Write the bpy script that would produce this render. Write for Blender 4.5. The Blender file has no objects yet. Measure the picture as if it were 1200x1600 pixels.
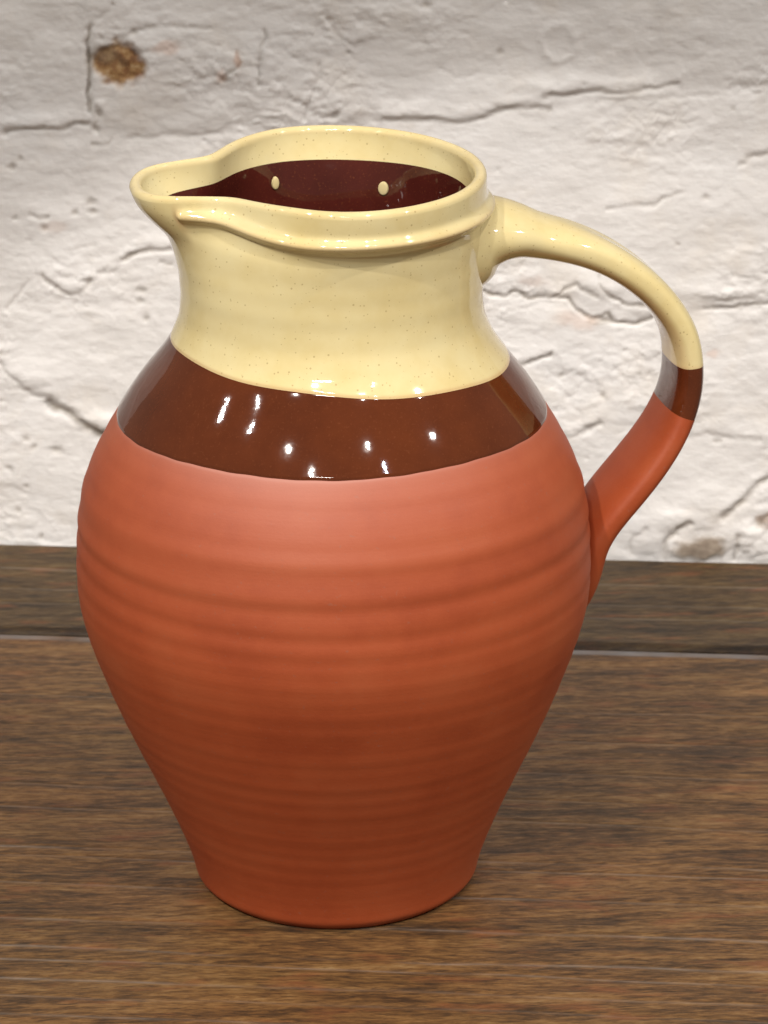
import bpy, math, random
import numpy as np
from mathutils import Vector, Matrix

# ------------------------------------------------------------------ camera
scene = bpy.context.scene
COL = scene.collection
CAM = np.array([0.0, -0.9378, 0.4648])
PITCH, YAW, ROLL = 0.3516, 0.0168, -0.0031
cd = bpy.data.cameras.new('camera')
cam = bpy.data.objects.new('camera', cd); COL.objects.link(cam)
fw = Vector((math.sin(YAW)*math.cos(PITCH), math.cos(YAW)*math.cos(PITCH), -math.sin(PITCH)))
rt = fw.cross(Vector((0, 0, 1))).normalized(); up = rt.cross(fw)
rt, up = math.cos(ROLL)*rt + math.sin(ROLL)*up, math.cos(ROLL)*up - math.sin(ROLL)*rt
M = Matrix((rt, up, -fw)).transposed().to_4x4(); M.translation = Vector(CAM)
cam.matrix_world = M
cd.sensor_fit = 'VERTICAL'; cd.sensor_height = 24.0; cd.sensor_width = 18.0
cd.lens = 24.0*5000/1600
cd.clip_start = 0.05; cd.clip_end = 50
cd.dof.use_dof = True; cd.dof.focus_distance = 0.93; cd.dof.aperture_fstop = 26
scene.camera = cam

# ------------------------------------------------------------------ world and lamps
world = bpy.data.worlds.new('World'); scene.world = world; world.use_nodes = True
bg = world.node_tree.nodes['Background']
bg.inputs[0].default_value = (1.0, 0.88, 0.72, 1); bg.inputs[1].default_value = 0.18

def aim(o, target):
    d = Vector(target) - o.location
    o.rotation_euler = d.to_track_quat('-Z', 'Y').to_euler()
def polar(az, el, dist, c=(0, 0, 0.15)):
    a, e = math.radians(az), math.radians(el)
    return (c[0]+dist*math.cos(e)*math.sin(a), c[1]-dist*math.cos(e)*math.cos(a), c[2]+dist*math.sin(e))
def area(name, loc, target, size, energy, color, spread=180, shape='RECTANGLE', spin=0):
    l = bpy.data.lights.new(name, 'AREA'); l.shape = shape
    l.size, l.size_y = size; l.energy = energy; l.color = color; l.spread = math.radians(spread)
    o = bpy.data.objects.new(name, l); COL.objects.link(o); o.location = loc; aim(o, target)
    o.rotation_euler.rotate_axis('Z', math.radians(spin))
    return o
# three warm reflector lamps on a rail above and in front; their pool of light ends on the wall
def reflector(az, el, dist, energy, top, color=(1.0, 0.935, 0.855)):
    sl = bpy.data.lights.new('reflector_lamp', 'SPOT'); sl.energy = energy; sl.color = color
    so = bpy.data.objects.new('reflector_lamp', sl); COL.objects.link(so)
    so.location = polar(az, el, dist); tgt = Vector((0.0, -0.20, 0.0)); aim(so, tgt)
    half = (tgt-so.location).angle(Vector(top)-so.location)
    sl.shadow_soft_size = 0.020; sl.spot_size = 2*half; sl.spot_blend = 0.015
reflector(-30, 48, 2.2, 66, (0.0, 0.295, 0.181))
reflector(-13, 43, 2.4, 46, (0.0, 0.295, 0.179))
reflector(24, 50, 2.2, 48, (0.02, 0.295, 0.172))
# ceiling strips to both sides, daylight window further off
area('strip_lamp_left', polar(-62, 48, 3.0), (0, 0, 0.1), (0.14, 0.02), 5.0, (1.0, 0.95, 0.90), 110, spin=90)
area('strip_lamp_side', polar(-84, 42, 3.0), (0, 0, 0.1), (0.08, 0.02), 1.6, (1.0, 0.96, 0.93), 110, spin=60)
area('strip_lamp_right', polar(68, 42, 3.0), (0, 0, 0.1), (0.05, 0.04), 10.0, (1.0, 0.93, 0.86), 110)
area('strip_lamp_overhead', (-0.25, -2.1, 1.85), (0.05, 0, 0.10), (0.45, 0.06), 4.0, (1.0, 0.96, 0.90), 100)
area('window_light', polar(32, 42, 3.2), (0, 0, 0.1), (0.03, 0.20), 2.5, (0.75, 0.86, 1.0), 150)

scene.view_settings.view_transform = 'Standard'
scene.view_settings.look = 'None'
scene.view_settings.exposure = 0.20
scene.view_settings.gamma = 1.0
scene.view_settings.use_curve_mapping = False

# ------------------------------------------------------------------ helpers
rng = np.random.default_rng(7)
def tag(o, label=None, cat=None, kind=None, group=None):
    if label: o['label'] = label
    if cat: o['category'] = cat
    if kind: o['kind'] = kind
    if group: o['group'] = group
    return o
def sstep(x, a, b):
    t = np.clip((x-a)/(b-a), 0, 1); return t*t*(3-2*t)
def mesh_from(name, V, Q, mat, parent=None, normals=None, attrs=None, T=None):
    """quads Q (n,4) and optional triangles T, smooth, with given vertex normals"""
    me = bpy.data.meshes.new(name); Q = np.asarray(Q)
    if normals is not None:   # wind the faces so that they agree with the given normals
        k = Q[::max(1, len(Q)//400)]; fn = np.cross(V[k[:, 2]]-V[k[:, 0]], V[k[:, 3]]-V[k[:, 1]])
        if np.sum(np.sum(fn*normals[k[:, 0]], 1) > 0) < len(k)/2: Q = Q[:, ::-1]
    nq = len(Q); nt = 0 if T is None else len(T)
    me.vertices.add(len(V)); me.vertices.foreach_set('co', np.ascontiguousarray(V, np.float32).ravel())
    loops = np.asarray(Q, np.int32).ravel()
    starts = np.arange(nq, dtype=np.int32)*4
    if nt:
        loops = np.concatenate([loops, np.asarray(T, np.int32).ravel()])
        starts = np.concatenate([starts, nq*4+np.arange(nt, dtype=np.int32)*3])
    me.loops.add(len(loops)); me.loops.foreach_set('vertex_index', loops)
    me.polygons.add(nq+nt); me.polygons.foreach_set('loop_start', starts)
    me.polygons.foreach_set('use_smooth', np.ones(nq+nt, bool))
    if attrs:
        for k, a in attrs.items():
            at = me.attributes.new(k, 'FLOAT', 'POINT'); at.data.foreach_set('value', np.ascontiguousarray(a, np.float32))
    me.update(calc_edges=True)
    if normals is not None:
        me.normals_split_custom_set_from_vertices([tuple(n) for n in normals.tolist()])
    me.materials.append(mat)
    o = bpy.data.objects.new(name, me); COL.objects.link(o)
    if parent: o.parent = parent
    return o
def grid_normals(X, wrap=True):
    if wrap: du = np.roll(X, -1, 1)-np.roll(X, 1, 1)
    else: du = np.gradient(X, axis=1)
    dv = np.gradient(X, axis=0)
    n = np.cross(du, dv); n /= np.linalg.norm(n, axis=-1, keepdims=True)+1e-20
    return n
def spline(xs, ys):
    """natural cubic spline"""
    x = np.asarray(xs, float); y = np.asarray(ys, float); n = len(x); h = np.diff(x)
    A = np.zeros((n, n)); b = np.zeros(n); A[0, 0] = A[-1, -1] = 1
    for i in range(1, n-1):
        A[i, i-1] = h[i-1]; A[i, i] = 2*(h[i-1]+h[i]); A[i, i+1] = h[i]
        b[i] = 3*((y[i+1]-y[i])/h[i]-(y[i]-y[i-1])/h[i-1])
    c = np.linalg.solve(A, b); bb = (y[1:]-y[:-1])/h-h*(2*c[:-1]+c[1:])/3; d = (c[1:]-c[:-1])/(3*h)
    def f(q):
        q = np.asarray(q, float); i = np.clip(np.searchsorted(x, q)-1, 0, n-2); t = np.clip(q, x[0], x[-1])-x[i]
        return y[i]+bb[i]*t+c[i]*t*t+d[i]*t**3
    return f
def vnoise(U, V, su, sv, seed):
    """smooth value noise in [-1,1], cell size su x sv"""
    r = np.random.default_rng(seed); n = 256
    g = r.uniform(-1, 1, (n, n))
    a = U/su+1000.37; b = V/sv+1000.71
    i = np.floor(a).astype(int); j = np.floor(b).astype(int)
    fa = a-i; fb = b-j; fa = fa**3*(fa*(fa*6-15)+10); fb = fb**3*(fb*(fb*6-15)+10)
    i0, i1, j0, j1 = i % n, (i+1) % n, j % n, (j+1) % n
    return (g[j0, i0]*(1-fa)+g[j0, i1]*fa)*(1-fb)+(g[j1, i0]*(1-fa)+g[j1, i1]*fa)*fb
def fbm(U, V, su, sv, seed, octv=4, gain=0.5):
    s = 0; a = 1.0; t = 0
    for k in range(octv):
        c, sn = math.cos(0.35*k), math.sin(0.35*k)
        s = s+a*vnoise(U*c-V*sn*su/sv, V*c+U*sn*sv/su, su, sv, seed+k*13); t += a; a *= gain; su /= 2; sv /= 2
    return s/t

# node helpers
class NT:
    def __init__(self, name):
        self.m = bpy.data.materials.new(name); self.m.use_nodes = True
        self.t = self.m.node_tree; self.b = self.t.nodes['Principled BSDF']
    def n(self, typ, **kw):
        nd = self.t.nodes.new(typ)
        for k, v in kw.items():
            if k.startswith('i_'):
                key = k[2:]; key = int(key) if key.isdigit() else key
                nd.inputs[key].default_value = v
            else: setattr(nd, k, v)
        return nd
    def l(self, a, b): self.t.links.new(a, b)
    def noise(self, vec, scale, detail=4, rough=0.55, dist=0.0):
        nd = self.n('ShaderNodeTexNoise'); nd.inputs['Scale'].default_value = scale
        nd.inputs['Detail'].default_value = detail; nd.inputs['Roughness'].default_value = rough
        nd.inputs['Distortion'].default_value = dist
        if vec is not None: self.l(vec, nd.inputs['Vector'])
        return nd.outputs['Fac']
    def coord(self, scale=(1, 1, 1), rot=(0, 0, 0)):
        tc = self.n('ShaderNodeTexCoord'); mp = self.n('ShaderNodeMapping')
        mp.inputs['Scale'].default_value = scale; mp.inputs['Rotation'].default_value = rot
        self.l(tc.outputs['Object'], mp.inputs['Vector']); return mp.outputs['Vector']
    def ramp(self, fac, stops, interp='LINEAR'):
        nd = self.n('ShaderNodeValToRGB'); cr = nd.color_ramp; cr.interpolation = interp
        while len(cr.elements) < len(stops): cr.elements.new(0.5)
        for e, (p, c) in zip(cr.elements, stops):
            e.position = p; e.color = (c[0], c[1], c[2], 1) if hasattr(c, '__len__') else (c, c, c, 1)
        self.l(fac, nd.inputs['Fac']); return nd.outputs['Color']
    def mix(self, fac, a, b, mode='MIX'):
        nd = self.n('ShaderNodeMix', data_type='RGBA', blend_type=mode)
        for sock, v in ((nd.inputs[0], fac), (nd.inputs[6], a), (nd.inputs[7], b)):
            if hasattr(v, 'is_linked') or hasattr(v, 'links'): self.l(v, sock)
            elif hasattr(v, '__len__'): sock.default_value = (v[0], v[1], v[2], 1)
            else: sock.default_value = v
        return nd.outputs[2]
    def math(self, op, a, b=0.0):
        nd = self.n('ShaderNodeMath', operation=op)
        for sock, v in ((nd.inputs[0], a), (nd.inputs[1], b)):
            if hasattr(v, 'links'): self.l(v, sock)
            else: sock.default_value = v
        return nd.outputs[0]
    def attr(self, name):
        nd = self.n('ShaderNodeAttribute'); nd.attribute_name = name; return nd.outputs['Fac']
    def bump(self, h, strength, dist, normal=None):
        nd = self.n('ShaderNodeBump'); nd.inputs['Strength'].default_value = strength
        nd.inputs['Distance'].default_value = dist; self.l(h, nd.inputs['Height'])
        if normal is not None: self.l(normal, nd.inputs['Normal'])
        return nd.outputs['Normal']
    def set(self, **kw):
        for k, v in kw.items():
            s = self.b.inputs[k.replace('_', ' ')]
            if hasattr(v, 'links'): self.l(v, s)
            elif hasattr(v, '__len__') and len(v) == 3: s.default_value = (v[0], v[1], v[2], 1)
            else: s.default_value = v
        return self.m

# ------------------------------------------------------------------ materials
def mat_wall():
    k = NT('painted_masonry'); v = k.coord()
    base = k.ramp(k.noise(v, 14, 5, 0.6), [(0.3, (0.76, 0.745, 0.735)), (0.55, (0.81, 0.80, 0.80)), (0.75, (0.80, 0.80, 0.81))])
    warm = k.ramp(k.noise(v, 38, 4, 0.6), [(0.52, 0.0), (0.72, 1.0)])
    base = k.mix(k.math('MULTIPLY', warm, 0.30), base, (0.76, 0.69, 0.60))
    # bare brick, rust-brown and dirt where the paint is gone; ledge shade painted in too
    brick = k.ramp(k.noise(v, 120, 5, 0.7), [(0.3, (0.06, 0.03, 0.015)), (0.47, (0.26, 0.12, 0.04)), (0.58, (0.42, 0.25, 0.10)), (0.72, (0.55, 0.46, 0.33))])
    base = k.mix(k.attr('bare'), base, brick)
    grime_shade = k.ramp(k.noise(v, 160, 4, 0.6), [(0.35, (0.13, 0.095, 0.06)), (0.65, (0.28, 0.23, 0.16))])
    base = k.mix(k.attr('grime_shade'), base, grime_shade)
    base = k.mix(k.attr('pink'), base, (0.60, 0.36, 0.25))
    base = k.mix(k.attr('stone'), base, k.ramp(k.noise(v, 90, 4, 0.6), [(0.35, (0.20, 0.15, 0.11)), (0.65, (0.42, 0.35, 0.28))]))
    h1 = k.noise(v, 420, 6, 0.62); h2 = k.noise(k.coord((1, 1, 2.4)), 150, 4, 0.55)
    nb = k.bump(h2, 0.15, 0.0022); nb = k.bump(h1, 0.22, 0.0009, nb)
    return k.set(Base_Color=base, Roughness=0.62, Specular_IOR_Level=0.3, Normal=nb)
def mat_wood(name, tint, seed):
    k = NT(name); s = seed*3.1
    tc = k.n('ShaderNodeTexCoord'); mp = k.n('ShaderNodeMapping'); mp.inputs['Location'].default_value = (s, s*0.7, 0)
    k.l(tc.outputs['Object'], mp.inputs['Vector'])
    def st(sx, sy):
        m = k.n('ShaderNodeMapping'); m.inputs['Scale'].default_value = (sx, sy, 1); k.l(mp.outputs['Vector'], m.inputs['Vector']); return m.outputs['Vector']
    wv = k.n('ShaderNodeTexNoise'); wv.inputs['Scale'].default_value = 9; wv.inputs['Detail'].default_value = 3; k.l(mp.outputs['Vector'], wv.inputs['Vector'])
    vm = k.n('ShaderNodeVectorMath', operation='MULTIPLY'); vm.inputs[1].default_value = (0, 0.010, 0); k.l(wv.outputs['Color'], vm.inputs[0])
    va = k.n('ShaderNodeVectorMath', operation='ADD'); k.l(mp.outputs['Vector'], va.inputs[0]); k.l(vm.outputs[0], va.inputs[1])
    def stw(sx, sy):
        m = k.n('ShaderNodeMapping'); m.inputs['Scale'].default_value = (sx, sy, 1); k.l(va.outputs[0], m.inputs['Vector']); return m.outputs['Vector']
    a = k.noise(stw(16, 110), 1, 8, 0.72, 0.3)
    b = k.noise(stw(120, 620), 1, 5, 0.75, 0.3)
    c = k.noise(st(6, 16), 1, 4, 0.55)
    f = k.math('ADD', k.math('MULTIPLY', a, 0.5), k.math('MULTIPLY', b, 0.5))
    col = k.ramp(f, [(0.32, (0.016, 0.009, 0.006)), (0.43, (0.058, 0.030, 0.014)), (0.50, (0.125, 0.060, 0.022)), (0.57, (0.205, 0.104, 0.037)), (0.68, (0.28, 0.178, 0.085))])
    gr = k.ramp(c, [(0.38, 1.0-1.0*(tint[3] < 1)), (0.62, 1.0)])
    col = k.mix(k.math('MULTIPLY', gr, tint[3]), col, k.mix(1.0, col, (tint[0], tint[1], tint[2]), 'MULTIPLY'))
    blot = k.ramp(k.noise(st(34, 120), 1, 4, 0.6), [(0.55, 0.0), (0.70, 1.0)])
    col = k.mix(k.math('MULTIPLY', blot, 0.55), col, (0.20, 0.070, 0.026))
    pore = k.ramp(k.noise(stw(160, 1500), 1, 2, 0.5), [(0.60, 0.0), (0.70, 1.0)])
    col = k.mix(k.math('MULTIPLY', pore, 0.55), col, (0.016, 0.010, 0.008))
    col = k.mix(k.math('MULTIPLY', k.attr('dust'), k.ramp(k.noise(st(90, 500), 1, 3, 0.6), [(0.35, 0.35), (0.58, 1.0)])), col, (0.38, 0.33, 0.28))
    col = k.mix(k.attr('edge_light'), col, (0.20, 0.195, 0.20))  # painted light along the board's back edge
    col = k.mix(k.attr('gap_shade'), col, (0.010, 0.008, 0.009))  # painted shade of the gap between the boards
    nb = k.bump(b, 0.5, 0.0006)
    ro = k.ramp(b, [(0.3, 0.62), (0.7, 0.46)])
    return k.set(Base_Color=col, Roughness=ro, Specular_IOR_Level=0.25, Normal=nb)
def mat_terracotta():
    k = NT('bare_terracotta'); v = k.coord()
    ring = k.noise(k.coord((3, 3, 90)), 1, 3, 0.5)
    mott = k.noise(v, 30, 7, 0.68)
    f = k.math('ADD', k.math('MULTIPLY', ring, 0.35), k.math('MULTIPLY', mott, 0.65))
    col = k.ramp(f, [(0.32, (0.295, 0.049, 0.013)), (0.5, (0.36, 0.069, 0.020)), (0.68, (0.39, 0.087, 0.029))])
    speck = k.ramp(k.noise(v, 900, 2, 0.5), [(0.66, 0.0), (0.74, 1.0)])
    col = k.mix(k.math('MULTIPLY', speck, 0.5), col, (0.30, 0.10, 0.06))
    nb = k.bump(k.noise(v, 1100, 3, 0.6), 0.12, 0.0003)
    nb = k.bump(k.noise(k.coord((6, 6, 420)), 1, 4, 0.6), 0.09, 0.0006, nb)
    col = k.mix(k.attr('fume_sheen'), col, (0.49, 0.215, 0.165))  # fuming near the band, with painted sheen over the shoulder
    return k.set(Base_Color=col, Roughness=0.56, Specular_IOR_Level=0.42, Normal=nb)
def mat_cream():
    k = NT('cream_glaze'); v = k.coord()
    col = k.ramp(k.noise(v, 45, 4, 0.6), [(0.3, (0.64, 0.52, 0.245)), (0.55, (0.70, 0.595, 0.32)), (0.75, (0.72, 0.63, 0.36))])
    vo = k.n('ShaderNodeTexVoronoi'); vo.inputs['Scale'].default_value = 950; k.l(v, vo.inputs['Vector'])
    size = k.n('ShaderNodeSeparateColor'); k.l(vo.outputs['Color'], size.inputs[0])
    thr = k.math('MULTIPLY', k.math('POWER', size.outputs[0], 3.5), 0.30)
    sp = k.math('LESS_THAN', vo.outputs['Distance'], thr)
    col = k.mix(k.math('MULTIPLY', sp, 0.42), col, (0.24, 0.14, 0.045))
    thin = k.attr('thin')
    col = k.mix(thin, col, (0.55, 0.34, 0.16))
    nb = k.bump(k.noise(v, 120, 3, 0.5), 0.05, 0.0012)
    return k.set(Base_Color=col, Roughness=0.06, Specular_IOR_Level=0.55, Normal=nb)
def mat_brown(name, c0, c1):
    k = NT(name); v = k.coord()
    col = k.ramp(k.noise(v, 40, 5, 0.65), [(0.3, c0), (0.7, c1)])
    fl = k.ramp(k.noise(v, 1300, 2, 0.5), [(0.60, 0.0), (0.75, 1.0)])
    col = k.mix(k.math('MULTIPLY', fl, 0.35), col, (0.17, 0.050, 0.018))
    nb = k.bump(k.noise(v, 110, 3, 0.5), 0.06, 0.0012)
    return k.set(Base_Color=col, Roughness=0.045, Specular_IOR_Level=0.55, Normal=nb)
M_WALL = mat_wall()
M_PLANKB = mat_wood('wood_weathered_back', (0.52, 0.62, 0.66, 1.0), 1)
M_PLANKF = mat_wood('wood_brown_front', (0.75, 0.85, 0.85, 0.6), 2)
M_TERRA = mat_terracotta(); M_CREAM = mat_cream()
M_BROWN = mat_brown('brown_glaze', (0.072, 0.0155, 0.0045), (0.110, 0.025, 0.007))
M_LINING = mat_brown('dark_lining_glaze', (0.045, 0.008, 0.006), (0.070, 0.013, 0.009))

# ------------------------------------------------------------------ wall (rough painted brick)
WA = np.array([-0.1384, 0.3080]); YAWW = math.radians(-5.468)
WT = np.array([math.cos(YAWW), math.sin(YAWW)]); WN = np.array([WT[1], -WT[0]])   # WN points to the jug
# place of a mark on the photographed wall face, in metres along and up the wall
def wl(p):
    x, y = p; fpx = 5000.0
    d = np.array(fw)+((x-600)/fpx)*np.array(rt)-((y-800)/fpx)*np.array(up)
    n = np.array([WN[0], WN[1], 0]); a = np.array([WA[0], WA[1], 0])
    q = CAM+d*(np.dot(a-CAM, n)/np.dot(d, n))
    return np.array([(q[:2]-WA)@WT, q[2]])
U0, U1, V0, V1, DW = -0.22, 0.54, -0.012, 0.40, 0.0008
us = np.arange(U0, U1, DW); vs = np.arange(V0, V1, DW)
Ug, Vg = np.meshgrid(us, vs)
# warped coordinates give ragged outlines
UW = Ug+0.0022*fbm(Ug, Vg, 0.016, 0.012, 11, 4); VW = Vg+0.0020*fbm(Ug, Vg, 0.018, 0.012, 12, 4)
UW = UW+0.0010*fbm(Ug, Vg, 0.0045, 0.004, 13, 3); VW = VW+0.0010*fbm(Ug, Vg, 0.005, 0.004, 14, 3)
def segdist(pts, U=None, V=None):
    U = UW if U is None else U; V = VW if V is None else V
    best = np.full(U.shape, 9.0)
    P = [wl(p) for p in pts]
    for a, b in zip(P[:-1], P[1:]):
        x0, x1 = min(a[0], b[0])-0.03, max(a[0], b[0])+0.03; y0, y1 = min(a[1], b[1])-0.03, max(a[1], b[1])+0.03
        i0, i1 = np.searchsorted(us, [x0, x1]); j0, j1 = np.searchsorted(vs, [y0, y1])
        u = U[j0:j1, i0:i1]; v = V[j0:j1, i0:i1]; d = b-a; L2 = d@d+1e-12
        t = np.clip(((u-a[0])*d[0]+(v-a[1])*d[1])/L2, 0, 1)
        dd = np.hypot(u-a[0]-t*d[0], v-a[1]-t*d[1])
        best[j0:j1, i0:i1] = np.minimum(best[j0:j1, i0:i1], dd)
    return best
H = np.zeros_like(Ug)
grime_shade = np.zeros_like(Ug); bare = np.zeros_like(Ug); pink = np.zeros_like(Ug); stone = np.zeros_like(Ug)
# brick courses: the bed joints wander as they do in the photograph
uc = lambda pts: np.array([wl(p) for p in pts])
c1 = uc([(0, 211), (140, 203), (300, 205), (480, 196), (620, 187), (760, 180), (850, 166), (1000, 147), (1200, 142)])
c2 = uc([(0, 572), (90, 628), (165, 684), (300, 690), (600, 560), (760, 462), (850, 464), (900, 470), (1000, 492), (1100, 484), (1200, 478)])
def course(c, vdef):
    xs = np.concatenate([[U0-1, c[0, 0]-0.06], c[:, 0], [c[-1, 0]+0.06, U1+1]])
    ys = np.concatenate([[vdef, vdef], c[:, 1], [vdef, vdef]])
    return lambda u: np.interp(u, xs, ys)
line1, line2 = course(c1, 0.180), course(c2, 0.090)
line3 = lambda u: 0.262+0*u
line4 = lambda u: 0.340+0*u
joints = {0: [-0.175, 0.045, 0.262, 0.48], 1: [-0.07, 0.148, 0.37], 2: [-0.175, 0.0432, 0.262, 0.47], 3: [-0.06, 0.15, 0.37], 4: [-0.17, 0.045, 0.26, 0.47]}
lab_course = (VW > line2(UW)).astype(int)+(VW > line1(UW))+(VW > line3(UW))+(VW > line4(UW))
lab = np.zeros_like(lab_course)
for c, js in joints.items():
    m = lab_course == c
    lab[m] = c*10+np.searchsorted(np.array(js), UW[m])
# joints: shallow rounded furrows under the paint
for ln, dep, w in ((line1, 0.0022, 0.0045), (line2, 0.0012, 0.0050), (line3, 0.003, 0.005), (line4, 0.003, 0.005)):
    d = VW-ln(UW); H -= dep*np.exp(-(d/w)**2)*(0.55+0.45*fbm(Ug, Vg, 0.03, 0.03, 21, 3))
for c, js in joints.items():
    for j in js:
        if (c, j) == (2, 0.0432): continue
        d = UW-j; H -= 0.0018*np.exp(-(d/0.004)**2)*(lab_course == c)*0.8
# each brick stands a little in or out, tilted
br = np.random.default_rng(3)
for b in np.unique(lab):
    m = lab == b; o = br.uniform(-0.0006, 0.0006); tu, tv = br.uniform(-0.006, 0.006), br.uniform(-0.012, 0.012)
    H[m] += o+tu*(Ug[m]-Ug[m].mean())+tv*(Vg[m]-Vg[m].mean())
# blur the steps between bricks (paint fills them)
def blur(A, n):
    for ax in (0, 1):
        for _ in range(2):
            k = np.cumsum(np.concatenate([np.repeat(A.take([0], ax), n+1, ax), A, np.repeat(A.take([-1], ax), n, ax)], ax), ax)
            if ax == 0: A = (k[2*n+1:]-k[:-2*n-1])/(2*n+1)
            else: A = (k[:, 2*n+1:]-k[:, :-2*n-1])/(2*n+1)
    return A
H = blur(H, 2)
# lumps and brush drag of many coats of paint
H += 0.0022*fbm(Ug, Vg, 0.060, 0.040, 31, 3)
mid = fbm(Ug, Vg, 0.020, 0.011, 41, 4, 0.55)
H += 0.0009*mid
rid = 1-np.abs(fbm(Ug, Vg, 0.017, 0.0085, 51, 4, 0.55))*2.4
patch = sstep(fbm(Ug, Vg, 0.07, 0.05, 61, 2), -0.1, 0.35)
H -= 0.00055*np.clip(rid-0.55, 0, 1)/0.45*(0.30+0.70*patch)
H += 0.00034*fbm(Ug, Vg, 0.0062, 0.0034, 71, 3, 0.6)*(0.5+0.9*patch)
# edges of flaked coats
for sd, su, sv, th, st in ((301, .030, .016, .05, .00040), (302, .022, .012, .10, .00035), (303, .013, .008, .12, .00028), (304, .045, .02, -.02, .00045)):
    f = fbm(Ug, Vg, su, sv, sd, 5, 0.6); H += st*sstep(f, th-.012, th+.012)*(0.25+0.75*patch)
# the smooth band the photograph shows right of the jug mouth
sm = np.exp(-((Ug-wl((880, 300))[0])/0.055)**2-((Vg-wl((880, 290))[1])/0.024)**2)
H = H*(1-0.45*sm)
def crack(pts, depth, width, g=0.5, lip=0.0, soft=1.0):
    global H, grime_shade
    d = segdist(pts); e = np.exp(-(d/width)**2)
    mod = 0.62+0.75*fbm(Ug, Vg, 0.016, 0.012, 81, 4, 0.6)
    H -= 1.05*depth*e*np.clip(mod, 0.05, 1.25)
    if lip:   # paint proud above the crack
        P = np.array([wl(p) for p in pts]); vm = np.interp(Ug, P[np.argsort(P[:, 0]), 0], P[np.argsort(P[:, 0]), 1])
        d2 = segdist([(p[0], p[1]-10) for p in pts]); H += 0.42*lip*np.exp(-(d2/(0.0034))**2)
    grime_shade = np.maximum(grime_shade, min(1.25*g, .85)*np.exp(-(d/(width*0.8))**2)*np.clip(mod, 0.1, 1))  # dirt in the crack; along ledges it also paints in their shade
# upper left
crack([(10, 212), (45, 206), (90, 203), (115, 196), (135, 197)], 0.0026, 0.0011, 0.55, 0.0022)  # ledge shadow, its dark put into the colour as well
crack([(200, 214), (290, 213), (360, 207)], 0.0010, 0.0010, 0.15, 0.0010)
crack([(140, 46), (136, 90), (134, 140), (137, 172)], 0.0034, 0.0012, 0.75)
crack([(137, 46), (150, 30), (178, 6)], 0.0014, 0.0012, 0.35)
crack([(148, 168), (152, 182), (146, 205)], 0.0014, 0.0010, 0.35)
crack([(140, 228), (170, 227), (172, 220)], 0.0012, 0.0007, 0.3, 0.0006)
crack([(190, 60), (230, 42), (290, 46), (330, 50)], 0.0012, 0.0009, 0.22)
crack([(412, 45), (407, 90), (405, 132)], 0.0014, 0.0009, 0.25)
crack([(497, 105), (488, 150), (474, 186)], 0.0020, 0.0010, 0.10)
crack([(505, 20), (520, 55), (550, 68), (590, 55)], 0.0012, 0.0010, 0.12)
crack([(372, 84), (380, 95), (374, 106), (352, 118)], 0.0010, 0.0007, 0.45)
# upper right ledge: a lip of mortar with the shadow under it deepened in the colour
crack([(600, 186), (650, 188), (700, 187), (760, 183), (800, 173), (850, 168)], 0.0020, 0.0011, 0.30, 0.0040)
crack([(850, 152), (900, 148), (1000, 144), (1062, 138)], 0.0018, 0.0010, 0.30, 0.0022)
crack([(930, 162), (1010, 158), (1120, 150)], 0.0008, 0.0010, 0.10, 0.0008)
crack([(690, 108), (715, 118), (740, 112)], 0.0008, 0.0008, 0.12)
# right side
crack([(1150, 258), (1163, 248), (1180, 245), (1215, 238)], 0.0020, 0.0008, 0.50, 0.0010)
crack([(945, 325), (1010, 325), (1040, 309), (1062, 302)], 0.0012, 0.0008, 0.22, 0.0006)
crack([(1085, 462), (1125, 469), (1170, 466)], 0.0010, 0.0008, 0.12, 0.0012)
crack([(1096, 484), (1144, 484), (1170, 479), (1210, 477)], 0.0018, 0.0008, 0.45, 0.0006)
# flaked paint in the loop of the handle
crack([(752, 455), (767, 463), (787, 464), (800, 457), (823, 467), (853, 463), (867, 465), (880, 448), (897, 443), (907, 452), (933, 460)], 0.0018, 0.0008, 0.62, 0.0010)
crack([(940, 428), (943, 446), (953, 458), (973, 473), (1000, 478), (1040, 480)], 0.0018, 0.0007, 0.62, 0.0010)
crack([(867, 465), (890, 467), (900, 480), (920, 492), (937, 497), (967, 500), (997, 507), (1027, 497)], 0.0022, 0.0008, 0.75, 0.0010)
crack([(930, 497), (945, 488), (958, 500)], 0.0012, 0.0008, 0.8)
crack([(780, 578), (814, 570), (838, 563), (858, 557)], 0.0030, 0.0010, 0.62, 0.0016)
crack([(884, 682), (905, 677), (922, 671), (938, 660)], 0.0026, 0.0012, 0.35, 0.0016)
crack([(1060, 690), (1110, 680), (1190, 690)], 0.0010, 0.0012, 0.08, 0.0010)
# broken corner low on the right
crack([(1128, 808), (1142, 795), (1162, 780), (1180, 762), (1210, 742)], 0.0040, 0.0016, 0.65, 0.0016)
crack([(1036, 874), (1042, 845), (1058, 828), (1080, 818)], 0.0026, 0.0013, 0.35)
crack([(1144, 878), (1146, 855), (1152, 838)], 0.0030, 0.0014, 0.60)
crack([(1180, 822), (1192, 810), (1210, 800)], 0.0026, 0.0013, 0.55)
crack([(985, 870), (990, 842), (1008, 830)], 0.0012, 0.0012, 0.20)
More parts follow.
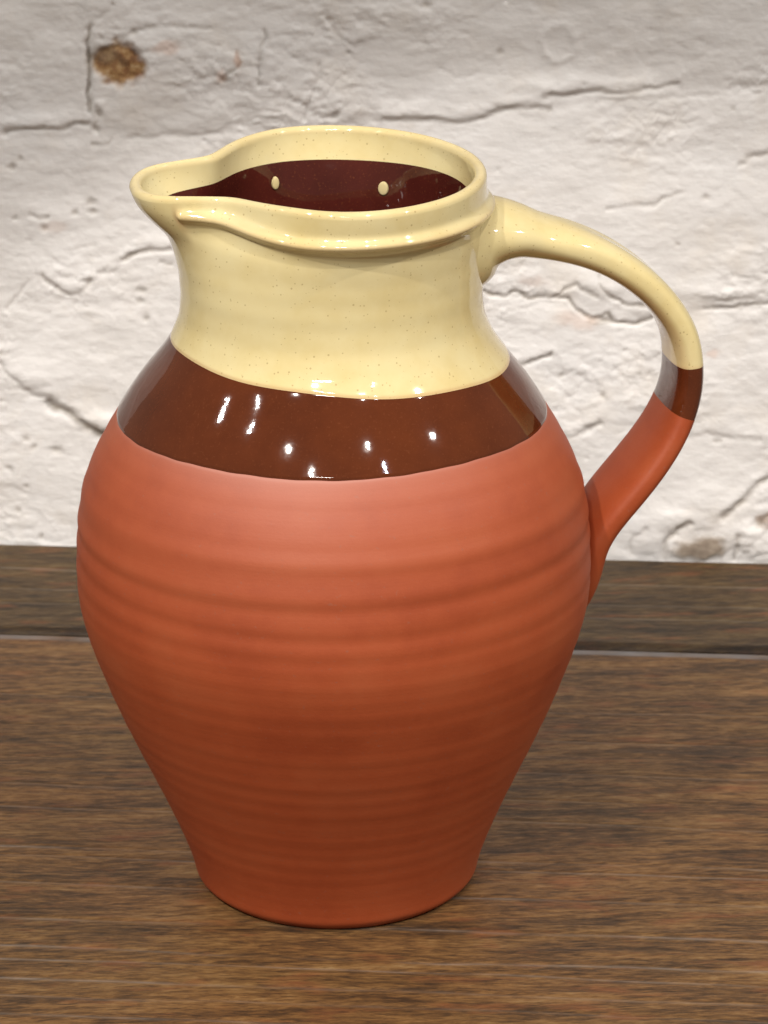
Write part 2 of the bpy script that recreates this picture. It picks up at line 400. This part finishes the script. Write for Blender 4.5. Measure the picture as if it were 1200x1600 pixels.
# left side
crack([(0, 568), (25, 592), (36, 604), (50, 614), (80, 621)], 0.0018, 0.0010, 0.42, 0.0012)
crack([(82, 633), (100, 642), (115, 652), (130, 666), (150, 681), (175, 684), (230, 700)], 0.0044, 0.0019, 0.70, 0.0022)
crack([(196, 408), (212, 398), (230, 392), (262, 388)], 0.0028, 0.0011, 0.50, 0.0018)
crack([(246, 413), (266, 412)], 0.0016, 0.0008, 0.60)
crack([(150, 426), (170, 425), (186, 420)], 0.0012, 0.0009, 0.18, 0.0010)
crack([(66, 434), (90, 455), (104, 462), (124, 461), (136, 446), (138, 438)], 0.0024, 0.0011, 0.45, 0.0012)
crack([(14, 486), (28, 466), (42, 438)], 0.0014, 0.0011, 0.18)
crack([(48, 335), (60, 341), (74, 340)], 0.0012, 0.0008, 0.35, 0.0008)
crack([(120, 390), (150, 385)], 0.0009, 0.0007, 0.22, 0.0006)
crack([(0, 552), (18, 552)], 0.0014, 0.0009, 0.35, 0.0008)
# small pits, some holding dirt
pits = [(15, 265, 1.0), (32, 254, .7), (65, 357, .9), (25, 341, .7), (140, 318, 1.0), (142, 335, 1.0), (118, 334, .9), (222, 458, 1.0), (217, 475, 1.0), (226, 497, .9), (88, 706, 1.4),
        (35, 684, .8), (48, 698, .9), (152, 177, 1.1), (146, 203, 1.0), (346, 124, 1.2), (209, 50, 1.1), (520, 178, 1.3), (662, 8, 1.2), (538, 78, .8), (10, 730, 1.0), (60, 840, .8), (1100, 310, .8),
        (775, 85, .8), (855, 170, .9), (1055, 376, .7), (1140, 170, .6), (935, 620, .7), (1000, 590, .7), (870, 590, .8), (1120, 690, .8), (1080, 560, .7), (40, 760, .8), (25, 800, .8)]
def pit(u0, v0, r, depth, g):
    i0, i1 = np.searchsorted(us, [u0-4*r, u0+4*r]); j0, j1 = np.searchsorted(vs, [v0-4*r, v0+4*r])
    s = (slice(j0, j1), slice(i0, i1))
    e = np.exp(-(((UW[s]-u0)/(1.35*r))**2+((VW[s]-v0)/r)**2)**1.3)
    H[s] -= depth*e; grime_shade[s] = np.maximum(grime_shade[s], g*e)
for x, y, s in pits:
    u, v = wl((x, y)); pit(u+0.0006, v, 0.0013*s, 0.0011*s, 0.42)
for _ in range(150):
    u = rng.uniform(U0, U1); v = rng.uniform(0, V1); r = 0.0004+0.0009*rng.random()**3
    pit(u, v, r, 0.9*r, 0.30*rng.random())
# raised roundel of old plaster, mortar dabs along the ledge
def bump_at(x, y, ru, rv, h, ring=False):
    u, v = wl((x, y)); q = ((UW-u)/ru)**2+((VW-v)/rv)**2
    global H
    H += 0.6*h*(np.exp(-((np.sqrt(q)-1)/0.22)**2) if ring else np.exp(-q**1.6))
bump_at(875, 66, 0.0072, 0.0068, 0.0012, True)
bump_at(545, 25, 0.0110, 0.0090, 0.0009, True)
for x, y, ru, rv, h in ((770, 148, .026, .0060, .0030), (680, 172, .018, .0040, .0020), (870, 130, .012, .0040, .0018), (975, 136, .016, .003, .0014), (60, 196, .02, .004, .0020), (150, 168, .004, .003, .0020),
                        (1150, 840, .008, .006, .0040), (1010, 830, .010, .009, .0030), (1100, 800, .015, .010, .0030), (1190, 850, .010, .007, .0035), (1060, 812, .008, .004, .003), (110, 440, .010, .006, .0016), (40, 590, .010, .004, .0015), (150, 660, .012, .0035, .0030), (970, 440, .018, .005, .0016), (1100, 455, .02, .004, .0016)):
    bump_at(x, y, ru, rv, h)
# places where the paint has come away
def blot(arr, x, y, ru, rv, k, edge=0.35, warp=0.35, seed=5):
    u, v = wl((x, y)); q = np.sqrt(((UW-u)/ru)**2+((VW-v)/rv)**2)+warp*fbm(Ug, Vg, 0.006, 0.005, seed, 4)
    m = 1-sstep(q, 1-edge, 1+edge*0.4); np.maximum(arr, k*m, out=arr); return m
m = blot(bare, 182, 100, 0.0112, 0.0092, 0.97); H -= 0.0020*m
H += 0.0012*m*fbm(Ug, Vg, 0.004, 0.003, 93, 3)
blot(grime_shade, 160, 84, 0.006, 0.005, 0.45, 0.5)
blot(pink, 258, 76, 0.006, 0.0028, 0.40, 0.5)
blot(pink, 374, 92, 0.0022, 0.0036, 0.55, 0.5)
blot(pink, 345, 118, 0.003, 0.003, 0.35, 0.5)
blot(pink, 1115, 552, 0.004, 0.0022, 0.35, 0.6)
blot(pink, 905, 500, 0.009, 0.004, 0.30, 0.6); blot(pink, 830, 440, 0.007, 0.003, 0.22, 0.6); blot(pink, 1060, 640, 0.008, 0.005, 0.14, 0.6)
blot(pink, 85, 355, 0.006, 0.003, 0.18, 0.6)
blot(grime_shade, 940, 500, 0.006, 0.002, 0.45, 0.5); blot(grime_shade, 190, 98, 0.002, 0.002, 0.3)
m = blot(stone, 1092, 858, 0.0105, 0.0055, 0.95); H += 0.0014*m-0.0010
blot(bare, 1194, 812, 0.004, 0.004, 0.55, 0.5)
grime_shade = np.clip(grime_shade, 0, 0.85)
# many coats of paint have softened it all
H = 0.62*H
# points in the room
X3 = np.stack([WA[0]+WT[0]*Ug+WN[0]*H, WA[1]+WT[1]*Ug+WN[1]*H, Vg], -1)
NW = grid_normals(X3, False)
if (NW[..., 1].mean() > 0): NW = -NW
core = None
def box_mesh(name, corners2d, z0, z1, mat, parent=None):
    V = [(x, y, z0) for x, y in corners2d]+[(x, y, z1) for x, y in corners2d]; n = len(corners2d)
    me = bpy.data.meshes.new(name)
    me.from_pydata(V, [], [tuple(range(n))[::-1], tuple(range(n, 2*n))]+[(i, (i+1) % n, n+(i+1) % n, n+i) for i in range(n)])
    me.update(); me.materials.append(mat); o = bpy.data.objects.new(name, me); COL.objects.link(o)
    if parent: o.parent = parent
    return o
def wp(u, d): return (WA[0]+WT[0]*u+WN[0]*d, WA[1]+WT[1]*u+WN[1]*d)
wall = box_mesh('wall', [wp(U0+0.002, -0.035), wp(U1-0.004, -0.035), wp(U1-0.004, -0.12), wp(U0+0.002, -0.12)], -0.010, V1-0.004, M_WALL)
tag(wall, 'rough white painted brick wall with cracks behind the jug', None, 'structure')
nv, nu = Ug.shape
idx = np.arange(nv*nu).reshape(nv, nu)
quads = np.stack([idx[:-1, :-1], idx[:-1, 1:], idx[1:, 1:], idx[1:, :-1]], -1).reshape(-1, 4)
qlab = lab[:-1, :-1].ravel()
XF = X3.reshape(-1, 3); NF = NW.reshape(-1, 3)
AT = {'grime_shade': grime_shade.ravel(), 'bare': bare.ravel(), 'pink': pink.ravel(), 'stone': stone.ravel()}
for b in np.unique(qlab):
    q = quads[qlab == b]
    if len(q) < 400:   # slivers go to the brick beside them
        continue
    used, inv = np.unique(q, return_inverse=True); inv = inv.reshape(q.shape)
    e = np.concatenate([inv[:, [0, 1]], inv[:, [1, 2]], inv[:, [2, 3]], inv[:, [3, 0]]])
    key = np.sort(e, 1); _, first, cnt = np.unique(key[:, 0].astype(np.int64)*len(used)+key[:, 1], return_index=True, return_counts=True)
    be = e[first[cnt == 1]]
    bv, binv = np.unique(be, return_inverse=True); binv = binv.reshape(be.shape)
    V = XF[used]; back = V[bv]-np.array([WN[0], WN[1], 0])*0.03
    VV = np.concatenate([V, back]); side = np.stack([be[:, 1], be[:, 0], len(used)+binv[:, 0], len(used)+binv[:, 1]], 1)
    Nn = np.concatenate([NF[used], NF[used][bv]])
    at = {k: np.concatenate([a[used], a[used][bv]]) for k, a in AT.items()}
    mesh_from('brick', VV, np.concatenate([inv, side]), M_WALL, wall, Nn, at)

# ------------------------------------------------------------------ table of two planks
table = bpy.data.objects.new('table', None); COL.objects.link(table); table.location = (0, 0, -0.0326)
tag(table, 'dark brown grained wooden plank table top under the jug', 'table')
def plank(name, d0, d1, mat, grooves, seed, dens, lit_back):
    """a board lying along the wall; d0..d1 = distance of its edges from the wall face"""
    ul = np.arange(-0.20, 0.5201, 0.006); n_d = int((d1-d0)/dens)
    dl = np.linspace(d0, d1, n_d)
    bev = 0.0034
    dl = np.unique(np.concatenate([dl, d0+np.linspace(0, bev, 7), d1-np.linspace(0, bev, 7)]))
    U, Dm = np.meshgrid(ul, dl)
    edge = np.minimum(Dm-d0, d1-Dm); t = np.clip(1-edge/bev, 0, 1)
    Z = -0.0016*t**2.2
    Z -= 0.00045*t*(1+fbm(U, Dm, 0.03, 0.004, seed+5, 3))
    fine = fbm(U, Dm, 0.16, 0.0045, seed, 3, 0.6)
    Z += 0.00013*fine+0.0003*fbm(U, Dm, 0.3, 0.08, seed+1, 2)
    dust = np.zeros_like(U)
    for g, (d, dep, w, k) in enumerate(grooves):
        path = d+0.0016*vnoise(U, 0*U+g, 0.12, 1, seed+20+g)+0.0009*vnoise(U, 0*U+g, 0.03, 1, seed+40+g)
        w = w*1.5; s = np.exp(-((Dm-path)/w)**2); run = np.clip(0.42+0.8*fbm(U, 0*U+g*3, 0.07, 1, seed+60+g, 4, 0.7), 0.0, 0.9)
        Z -= dep*s*(0.5+0.5*run); dust = np.maximum(dust, k*run*np.exp(-((Dm-path-w*0.9)/(w*0.9))**2))
    edge_light = lit_back*sstep(0.0080-(Dm-d0)+0.0012*fbm(U, Dm, 0.02, 0.004, seed+9, 3), 0, 0.0016)*np.clip(0.55+0.9*fbm(U, Dm*0, 0.03, 1, seed+8, 4, 0.65), 0.05, 1)  # light caught by the back edge, painted as a broken pale strip
    gap_shade = (0.5 if lit_back == 0 else 0.0)*sstep(0.0042-(d1-Dm)+0.0014*fbm(U, Dm, 0.025, 0.004, seed+19, 3), 0, 0.002)  # shade of the board gap, painted dark on the front edge
    Xp = np.stack([WA[0]+WT[0]*U+WN[0]*Dm, WA[1]+WT[1]*U+WN[1]*Dm, Z-Z.max()*0], -1)
    N = grid_normals(Xp, False); N[N[..., 2] < 0] *= -1
    n_r, n_c = U.shape; ix = np.arange(n_r*n_c).reshape(n_r, n_c)
    q = np.stack([ix[:-1, :-1], ix[1:, :-1], ix[1:, 1:], ix[:-1, 1:]], -1).reshape(-1, 4)
    V = Xp.reshape(-1, 3)
    ring = np.concatenate([ix[0, :], ix[1:, -1], ix[-1, -2::-1], ix[-2:0:-1, 0]])
    low = V[ring].copy(); low[:, 2] = -0.028
    m = len(ring); a = np.arange(m); b = (a+1) % m
    side = np.stack([ring[a], ring[b], len(V)+b, len(V)+a], 1)
    # the sides get vertices (and normals) of their own
    side = np.stack([len(V)+a, len(V)+b, len(V)+m+b, len(V)+m+a], 1)
    cen = V.mean(0); e = V[ring[b]]-V[ring[a]]; on = np.stack([e[:, 1], -e[:, 0], 0*e[:, 0]], 1)
    on[np.sum(on*(V[ring]-cen), 1) < 0] *= -1; on /= np.linalg.norm(on, axis=1, keepdims=True)+1e-12
    VV = np.concatenate([V, V[ring], low]); NN = np.concatenate([N.reshape(-1, 3), on, on])
    if np.dot(np.cross(VV[side[5, 1]]-VV[side[5, 0]], VV[side[5, 3]]-VV[side[5, 0]]), on[5]) * np.cross(V[q[5, 1]]-V[q[5, 0]], V[q[5, 3]]-V[q[5, 0]])[2] < 0: side = side[:, ::-1]
    ex = lambda A: np.concatenate([A.ravel(), A.ravel()[ring], A.ravel()[ring]])
    o = mesh_from(name, VV, np.concatenate([q, side]), mat, table, NN, {'dust': ex(dust), 'edge_light': ex(edge_light), 'gap_shade': ex(gap_shade)})
    o.location = (0, 0, 0.03)
    return o
# distances from the wall: the joint between the boards lies 0.097 m out
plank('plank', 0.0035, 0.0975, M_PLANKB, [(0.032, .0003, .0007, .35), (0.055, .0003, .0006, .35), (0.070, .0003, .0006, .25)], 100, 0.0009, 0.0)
grs = [(0.285, .00030, .00060, .55), (0.291, .0003, .0005, .40), (0.310, .0003, .0006, .45), (0.3345, .0004, .0007, .85), (0.354, .0003, .0006, .60), (0.362, .0003, .0005, .45),
       (0.374, .0003, .0006, .55), (0.384, .0003, .0006, .40), (0.396, .0003, .0006, .5), (0.128, .0002, .0005, .15), (0.160, .0002, .0005, .2), (0.187, .0002, .0005, .2), (0.214, .0002, .0006, .22),
       (0.236, .0002, .0005, .2), (0.255, .0002, .0005, .25), (0.43, .0003, .0006, .5), (0.47, .0003, .0006, .5)]
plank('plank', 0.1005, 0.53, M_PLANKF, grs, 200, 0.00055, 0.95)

# ------------------------------------------------------------------ jug
jug = bpy.data.objects.new('jug', None); COL.objects.link(jug); jug.location = (0, 0, 0)   # the axis; its foot stands at ZT
tag(jug, 'terracotta jug with cream glazed neck, brown glaze band and looped handle', 'jug')
AZS = math.radians(-170)                      # spout azimuth; the handle is opposite
ZB1, ZB2, ZLIP, ZIN = 0.1747, 0.1550, 0.2318, 0.2215
ZT = -0.0026                                   # level of the table top
prof = spline([ZT, ZT+0.0022, ZT+0.0048, 0.0144, 0.0267, 0.0410, 0.0575, 0.0739, 0.0944, 0.1149, 0.1354, 0.1518, 0.1662, 0.1765, 0.1867, 0.1960, 0.2050, 0.2130, 0.2195, 0.2330],
              [0.0424, 0.0449, 0.0459, 0.0496, 0.0545, 0.0608, 0.0680, 0.0742, 0.0798, 0.0800, 0.0764, 0.0681, 0.0586, 0.0506, 0.0461, 0.0455, 0.0456, 0.0461, 0.0467, 0.0470])
deg = np.radians
rimr = spline([-20, 0, 10, 18, 25, 33, 42, 55, 68, 80, 95, 110, 130, 150, 170, 180, 200],
              [.0565, .0605, .0600, .0568, .0505, .0442, .0428, .0450, .0482, .0514, .0528, .0520, .0500, .0480, .0470, .0468, .0470])
wz = spline([.150, .190, .1965, .2015, .208, .2145, .218, .2235, .2290, .2330], [0, 0, 0.01, .05, .15, .32, .50, .77, .96, 1.0])
grooves = [(0.1440, .00010, .0030), (0.1365, .00016, .0028), (0.1275, .00034, .0022), (0.1188, .00036, .0021), (0.1108, .00030, .0020), (0.1030, .00014, .0024), (0.0885, .00012, .0030),
           (0.0800, .00006, .0030), (0.0724, .00012, .0026), (0.0623, .00012, .0026), (0.0539, .00012, .0022), (0.0412, .00012, .0026), (0.0300, .00007, .0026), (0.0200, .00007, .0024)]
NPH = 320
PH = np.arange(NPH)/NPH*2*np.pi
TH = np.degrees(np.abs((PH-AZS+np.pi) % (2*np.pi)-np.pi))        # angle from the spout axis
def rise(ph, th):   # the lip is not quite level
    return -0.0024*np.exp(-(th/24)**2)-0.0008*np.exp(-((th-40)/18)**2)+0.0009*np.sin(ph)
def outer(z, ph, th, lines=True, collar=True):
    r = prof(z)
    if lines:
        wob = 0.0006*np.sin(ph*1.0+z*90)+0.0003*np.sin(2*ph+1+z*200)
        for g, d, w in grooves:
            d = d*(0.62 if g > 0.1 else 0.36)
            r = r-d*np.exp(-((z+wob-g)/w)**2)+0.75*d*np.exp(-((z+wob-g-1.7*w)/(1.1*w))**2)
        r = r+0.00003*np.sin(z*1150+0.6*np.sin(ph))*sstep(z, .004, .02)*(1-sstep(z, .15, .158))
        r = r+0.00003*np.sin(z*900+1.0+0.8*np.sin(ph+1))*sstep(z, .176, .182)*(1-sstep(z, .205, .212))
    r = r+(rimr(th)-0.0485)*wz(np.clip(z, .150, .2330))*1.0
    # oval body wobble
    if collar:
        zr = 0.2190+0.0045*(1-sstep(th, 24, 75))
        a = sstep(th, 21.5, 23.5)
        sg = 1/(1+np.exp(-np.clip((z-zr)/0.0006, -40, 40)))
        r = r+a*(0.0008*sg+0.0024*np.exp(-np.abs((z-zr-0.0014)/0.0021)**2.2)-0.0003*np.exp(-((z-zr+0.0045)/0.0025)**2))
        r = r+(1-a)*0.0012*sstep(z, .215, .226)
    return r
rows = []      # (z parameter, part, glaze offset, kind)
def dens(a, b, step): return list(np.linspace(a, b, max(2, int(round((b-a)/step))+1)))
zs_out = dens(ZT, .006, .0005)+dens(.006, ZB2-.002, .0008)[1:]+dens(ZB2-.002, ZB2+.002, .0002)[1:]+dens(ZB2+.002, ZB1-.002, .0008)[1:]+dens(ZB1-.002, ZB1+.002, .0002)[1:]+dens(ZB1+.002, .213, .0007)[1:]+dens(.213, ZLIP-.0024, .00022)[1:]
zs_out = np.array(zs_out)
GLZ, PHG = 0.00030, PH[None, :]
def warpz(z):
    """the dipped edges run a little out of level"""
    b1 = np.exp(-((z-ZB1)/0.009)**2); b2 = np.exp(-((z-ZB2)/0.008)**2)
    return z+b1*(0.0008-0.0038*np.cos(PHG)+0.0002*np.sin(7*PHG+1))+b2*(0.0003*np.cos(PHG)+0.00025*np.sin(5*PHG)+0.00005*np.sin(23*PHG+2)+0.00004*np.sin(41*PHG))
Zs = zs_out[:, None]+0*PHG
Zo = warpz(Zs)
lift = GLZ*sstep(Zs, ZB2-.0001, ZB2+.0009)+GLZ*0.8*sstep(Zs, ZB1-.0003, ZB1+.0010)
Ro = outer(Zo, PHG, TH[None, :])+lift
wlip = wz(np.clip(Zs, .15, .233))
Zo = Zo+rise(PHG, TH[None, :])*wlip
TL = 0.0038
zt = zs_out[-1]
rl = Ro[-1]; zl = Zo[-1]
# rounded lip
ang = np.linspace(0, np.pi, 11)[1:]
Rl = rl[None]-TL/2+TL/2*np.cos(ang)[:, None]; Zl = zl[None]+TL/2*np.sin(ang)[:, None]
# inner wall
zs_in = np.array(dens(ZIN-.0008, zt, .0006)[::-1][1:]+dens(.150, ZIN-.0008, .0012)[::-1][1:]+dens(.008, .150, .0035)[::-1][1:])
Zi = zs_in[:, None]+0*PHG
tk = TL+0.0012*(1-sstep(Zi, .19, .2275))
Ri = outer(Zi, PHG, TH[None, :], False, True)*0+prof(Zi)+(rimr(TH[None, :])-0.0485)*wz(np.clip(Zi, .15, .233))
Ri = Ri+((rl-(prof(zt)+(rimr(TH)-0.0485)*wz(zt)))[None])*sstep(Zi, .2175, .2290)-tk
Zi2 = Zi+rise(PHG, TH[None, :])*wz(np.clip(Zi, .15, .233))+0.0005*np.sin(3*PHG)*np.exp(-((Zi-ZIN)/.004)**2)
# base inside and underside
Rb = np.array([.036, .022, .010, .002])[:, None]+0*PHG; Zb = np.array([.0062, .0060, .0060, .0060])[:, None]+0*PHG
Ru = np.array([.002, .015, .030, .0385, .0405, .0418])[:, None]+0*PHG; Zu = ZT+np.array([.0014, .0014, .0013, .0012, .0001, .0000])[:, None]+0*PHG
RR = np.concatenate([Ru, Ro, Rl, Ri, Rb]); ZZ = np.concatenate([Zu, Zo, Zl, Zi2, Zb])
XJ = np.stack([RR*np.cos(PHG), RR*np.sin(PHG), ZZ], -1)
NJ = grid_normals(XJ, True)
nu0, no, nl, ni, nb_ = len(Ru), len(zs_out), len(ang), len(zs_in), 4
ntot = len(RR)
part = np.zeros((ntot-1, NPH), int)          # face rows; 0 body 1 band 2 neck 3 lining 4 spout
zface = np.concatenate([np.zeros(nu0), (zs_out[:-1]+zs_out[1:])/2])
for i in range(ntot-1):
    if i < nu0+no-1:
        zf = 0 if i < nu0 else (zs_out[i-nu0]+zs_out[i-nu0+1])/2
        part[i] = 0 if zf < ZB2 else (1 if zf < ZB1 else 2)
        if zf > .2045: part[i, TH < 37] = 4
    elif i < nu0+no-1+nl:
        part[i] = 2; part[i, TH < 37] = 4
    else:
        k = i-(nu0+no-1+nl)
        zf = zs_in[min(k, ni-1)]
        part[i] = 2 if zf >= ZIN-.0001 else 3
        if zf >= ZIN-.0001: part[i, TH < 37] = 4
ixj = np.arange(ntot*NPH).reshape(ntot, NPH); ixn = np.roll(ixj, -1, 1)
qj = np.stack([ixj[:-1], ixn[:-1], ixn[1:], ixj[1:]], -1).reshape(-1, 4)
thin = np.zeros((ntot, NPH))
thin[nu0:nu0+no] = 0.55*np.exp(-((Zs-ZB1-.0002)/.0007)**2)
thin[nu0+no:nu0+no+nl] += 0.10
zrg = 0.2190+0.0045*(1-sstep(TH, 24, 75))
thin[nu0:nu0+no] += 0.32*np.exp(-((Zs-zrg[None]-.0016)/.0011)**2)*sstep(TH, 22, 25)[None]
tcut = np.exp(-((TH-22.0)/0.8)**2)[None]*np.exp(-((Zs-zrg[None]-.0005)/.0042)**2)*(np.sin(PHG-AZS) > 0)
thin[nu0:nu0+no] += 0.75*tcut
thin = np.clip(thin, 0, 1).ravel()
fume_sheen = np.zeros((ntot, NPH))
fume_sheen[nu0:nu0+no] = (0.20*np.exp(-(np.clip(ZB2-Zs, 0, 1)/.030)**1.5)+0.45*np.exp(-np.clip(ZB2-Zs, 0, 1)/.0035)+0.5*np.exp(-((ZB2-Zs)/.0006)**2))*(0.35+0.65*np.exp(-((PHG-deg(255))/0.6)**2))  # glaze fuming by the band edge; wider shoulder sheen put into the colour
fume_sheen = np.clip(fume_sheen, 0, 0.8).ravel()
XJf, NJf = XJ.reshape(-1, 3), NJ.reshape(-1, 3)
def jpart(name, code, mat):
    q = qj[part.ravel() == code]; used, inv = np.unique(q, return_inverse=True)
    return mesh_from(name, XJf[used], inv.reshape(q.shape), mat, jug, NJf[used], {'thin': thin[used], 'fume_sheen': fume_sheen[used]})
body = jpart('body', 0, M_TERRA)
band = jpart('glaze_band', 1, M_BROWN); band['label'] = 'glossy dark brown glaze band round the shoulder'
neck = jpart('neck', 2, M_CREAM); neck['label'] = 'glossy cream speckled neck and rim'
lining = jpart('inner_lining', 3, M_LINING); lining['label'] = 'dark brown glazed inside'
spout = jpart('spout', 4, M_CREAM)
# two pale raised spots on the inner wall
def inner_at(ph, z):
    th = math.degrees(abs((ph-AZS+math.pi) % (2*math.pi)-math.pi))
    return float(prof(z)+(rimr(th)-0.0485)*wz(z)-TL-0.0012)
def raised_spot(ph, z, w, h):
    r = inner_at(ph, z); c = np.array([r*math.cos(ph), r*math.sin(ph), z])
    ni_ = np.array([-math.cos(ph), -math.sin(ph), 0]); tu = np.array([-math.sin(ph), math.cos(ph), 0])
    V = []; Q = []; T = []
    A = np.arange(14)/14*2*np.pi
    prof_ = [(1.0, -0.0006), (0.97, 0.0001), (0.8, 0.0002), (0.45, 0.0003)]
    for s, d in prof_:
        for a in A: V.append(c+tu*w*s*math.cos(a)+np.array([0, 0, h*s*math.sin(a)])+ni_*d)
    V.append(c+ni_*0.00033)
    for i in range(3):
        for j in range(14): Q.append((i*14+j, i*14+(j+1) % 14, (i+1)*14+(j+1) % 14, (i+1)*14+j))
    for j in range(14): T.append((42+j, 42+(j+1) % 14, 56))
    return mesh_from('pale_spot', np.array(V), np.array(Q), M_CREAM, lining, None, {'thin': np.full(57, 0.12)}, T)

# handle: a pulled strap
AZH = AZS+math.pi
hd = np.array([math.cos(AZH), math.sin(AZH), 0]); hn = np.array([-math.sin(AZH), math.cos(AZH), 0])
path = np.array([(.0438, .2083), (.0458, .2085), (.0484, .2090), (.0520, .2093), (.0575, .2087), (.0622, .2074), (.0724, .2046), (.0826, .2006), (.0929, .1943), (.1030, .1848), (.1095, .1742), (.1115, .1647), (.1111, .1552),
                 (.1081, .1457), (.1005, .1330), (.0915, .1218), (.0862, .1150), (.0822, .1070), (.0805, .0985), (.0782, .0895), (.0745, .0800)])
ha = np.array([24, 22, 19.2, 17.5, 16, 14.8, 14, 13.5, 13.5, 13.5, 13.8, 14, 14.3, 15, 16.2, 16.5, 16, 15, 13.5, 11, 7])*.001
hb = np.array([16.5, 14.6, 11.8, 9.7, 8.0, 7.0, 6.0, 5.4, 5.1, 4.9, 4.8, 4.8, 4.8, 4.9, 5.1, 5.2, 5.2, 5.0, 4.8, 4.4, 3.0])*.001
L = np.concatenate([[0], np.cumsum(np.hypot(*np.diff(path, axis=0).T))])
sp_r, sp_z, sp_a, sp_b = spline(L, path[:, 0]), spline(L, path[:, 1]), spline(L, ha), spline(L, hb)
ns = 260; ss = np.linspace(0, L[-1], ns); NC = 56
pr, pz = sp_r(ss), sp_z(ss); a_, b_ = sp_a(ss), sp_b(ss)
tr, tz = np.gradient(pr, ss), np.gradient(pz, ss); tl = np.hypot(tr, tz); tr /= tl; tz /= tl
# outward normal in the handle's plane (right of the travelling direction)
nr, nz = -tz, tr
A = np.arange(NC)/NC*2*np.pi
XH = np.zeros((ns, NC, 3))
zb1h, zb2h = 0.1655, 0.1492
for i in range(ns):
    g = 0.0
    zz = pz[i]; nexp = 2/(2.0+0.7*sstep(ss[i], .015, .045))
    ca = np.sign(np.cos(A))*np.abs(np.cos(A))**nexp; sa = np.sign(np.sin(A))*np.abs(np.sin(A))**nexp
    gl = GLZ if (pr[i] > .09 and zz < zb2h) else 0
    # shallow finger groove along the outer face
    off = b_[i]*sa-0.0006*np.exp(-(ca/0.35)**2)*(sa > 0)*sstep(ss[i], .02, .05)
    XH[i] = (hd[None]*(pr[i]+nr[i]*off)[:, None]+hn[None]*(a_[i]*ca)[:, None]+np.array([0, 0, 1])[None]*(zz+nz[i]*off)[:, None])
# the root spreads onto the round of the neck
lat = XH@hn; XH -= hd*(np.clip(lat**2/(2*0.047), 0, .02)*(1-sstep(pr, .0475, .0600)[:, None])*(ss < .03)[:, None])[..., None]
NH = grid_normals(XH, True)
if np.sum((XH[130]-XH[130].mean(0))*NH[130]) < 0: NH = -NH
low = (pr > 0.085)
code = np.zeros(ns-1, int)
iv = np.arange(ns-1)
i1 = iv[(pr[:-1] > .10) & (pz[:-1] < zb1h)][0]; i2 = iv[(pr[:-1] > .10) & (pz[:-1] < zb2h)][0]
code[i1:] = 1; code[i2:] = 2
ixh = np.arange(ns*NC).reshape(ns, NC); ixhn = np.roll(ixh, -1, 1)
qh = np.stack([ixh[:-1], ixh[1:], ixhn[1:], ixhn[:-1]], -1)
def hpart(name, c, mat, parent, th=None):
    q = qh[code == c].reshape(-1, 4); used, inv = np.unique(q, return_inverse=True)
    at = np.zeros((ns, NC)); at += 0.5*np.exp(-((ss-ss[i1])/.0006)**2)[:, None]
    return mesh_from(name, XH.reshape(-1, 3)[used], inv.reshape(q.shape), mat, parent, NH.reshape(-1, 3)[used], {'thin': at.ravel()[used]})
handle = hpart('handle', 0, M_CREAM, jug)
hb1 = hpart('brown_glaze_band', 1, M_BROWN, handle); hb1['label'] = 'dark brown glazed stretch of the handle'
hb2 = hpart('bare_end', 2, M_TERRA, handle); hb2['label'] = 'unglazed terracotta lower end of the handle'
raised_spot(math.radians(114), 0.2165, 0.0012, 0.0021)
raised_spot(math.radians(67), 0.2145, 0.0017, 0.0022)
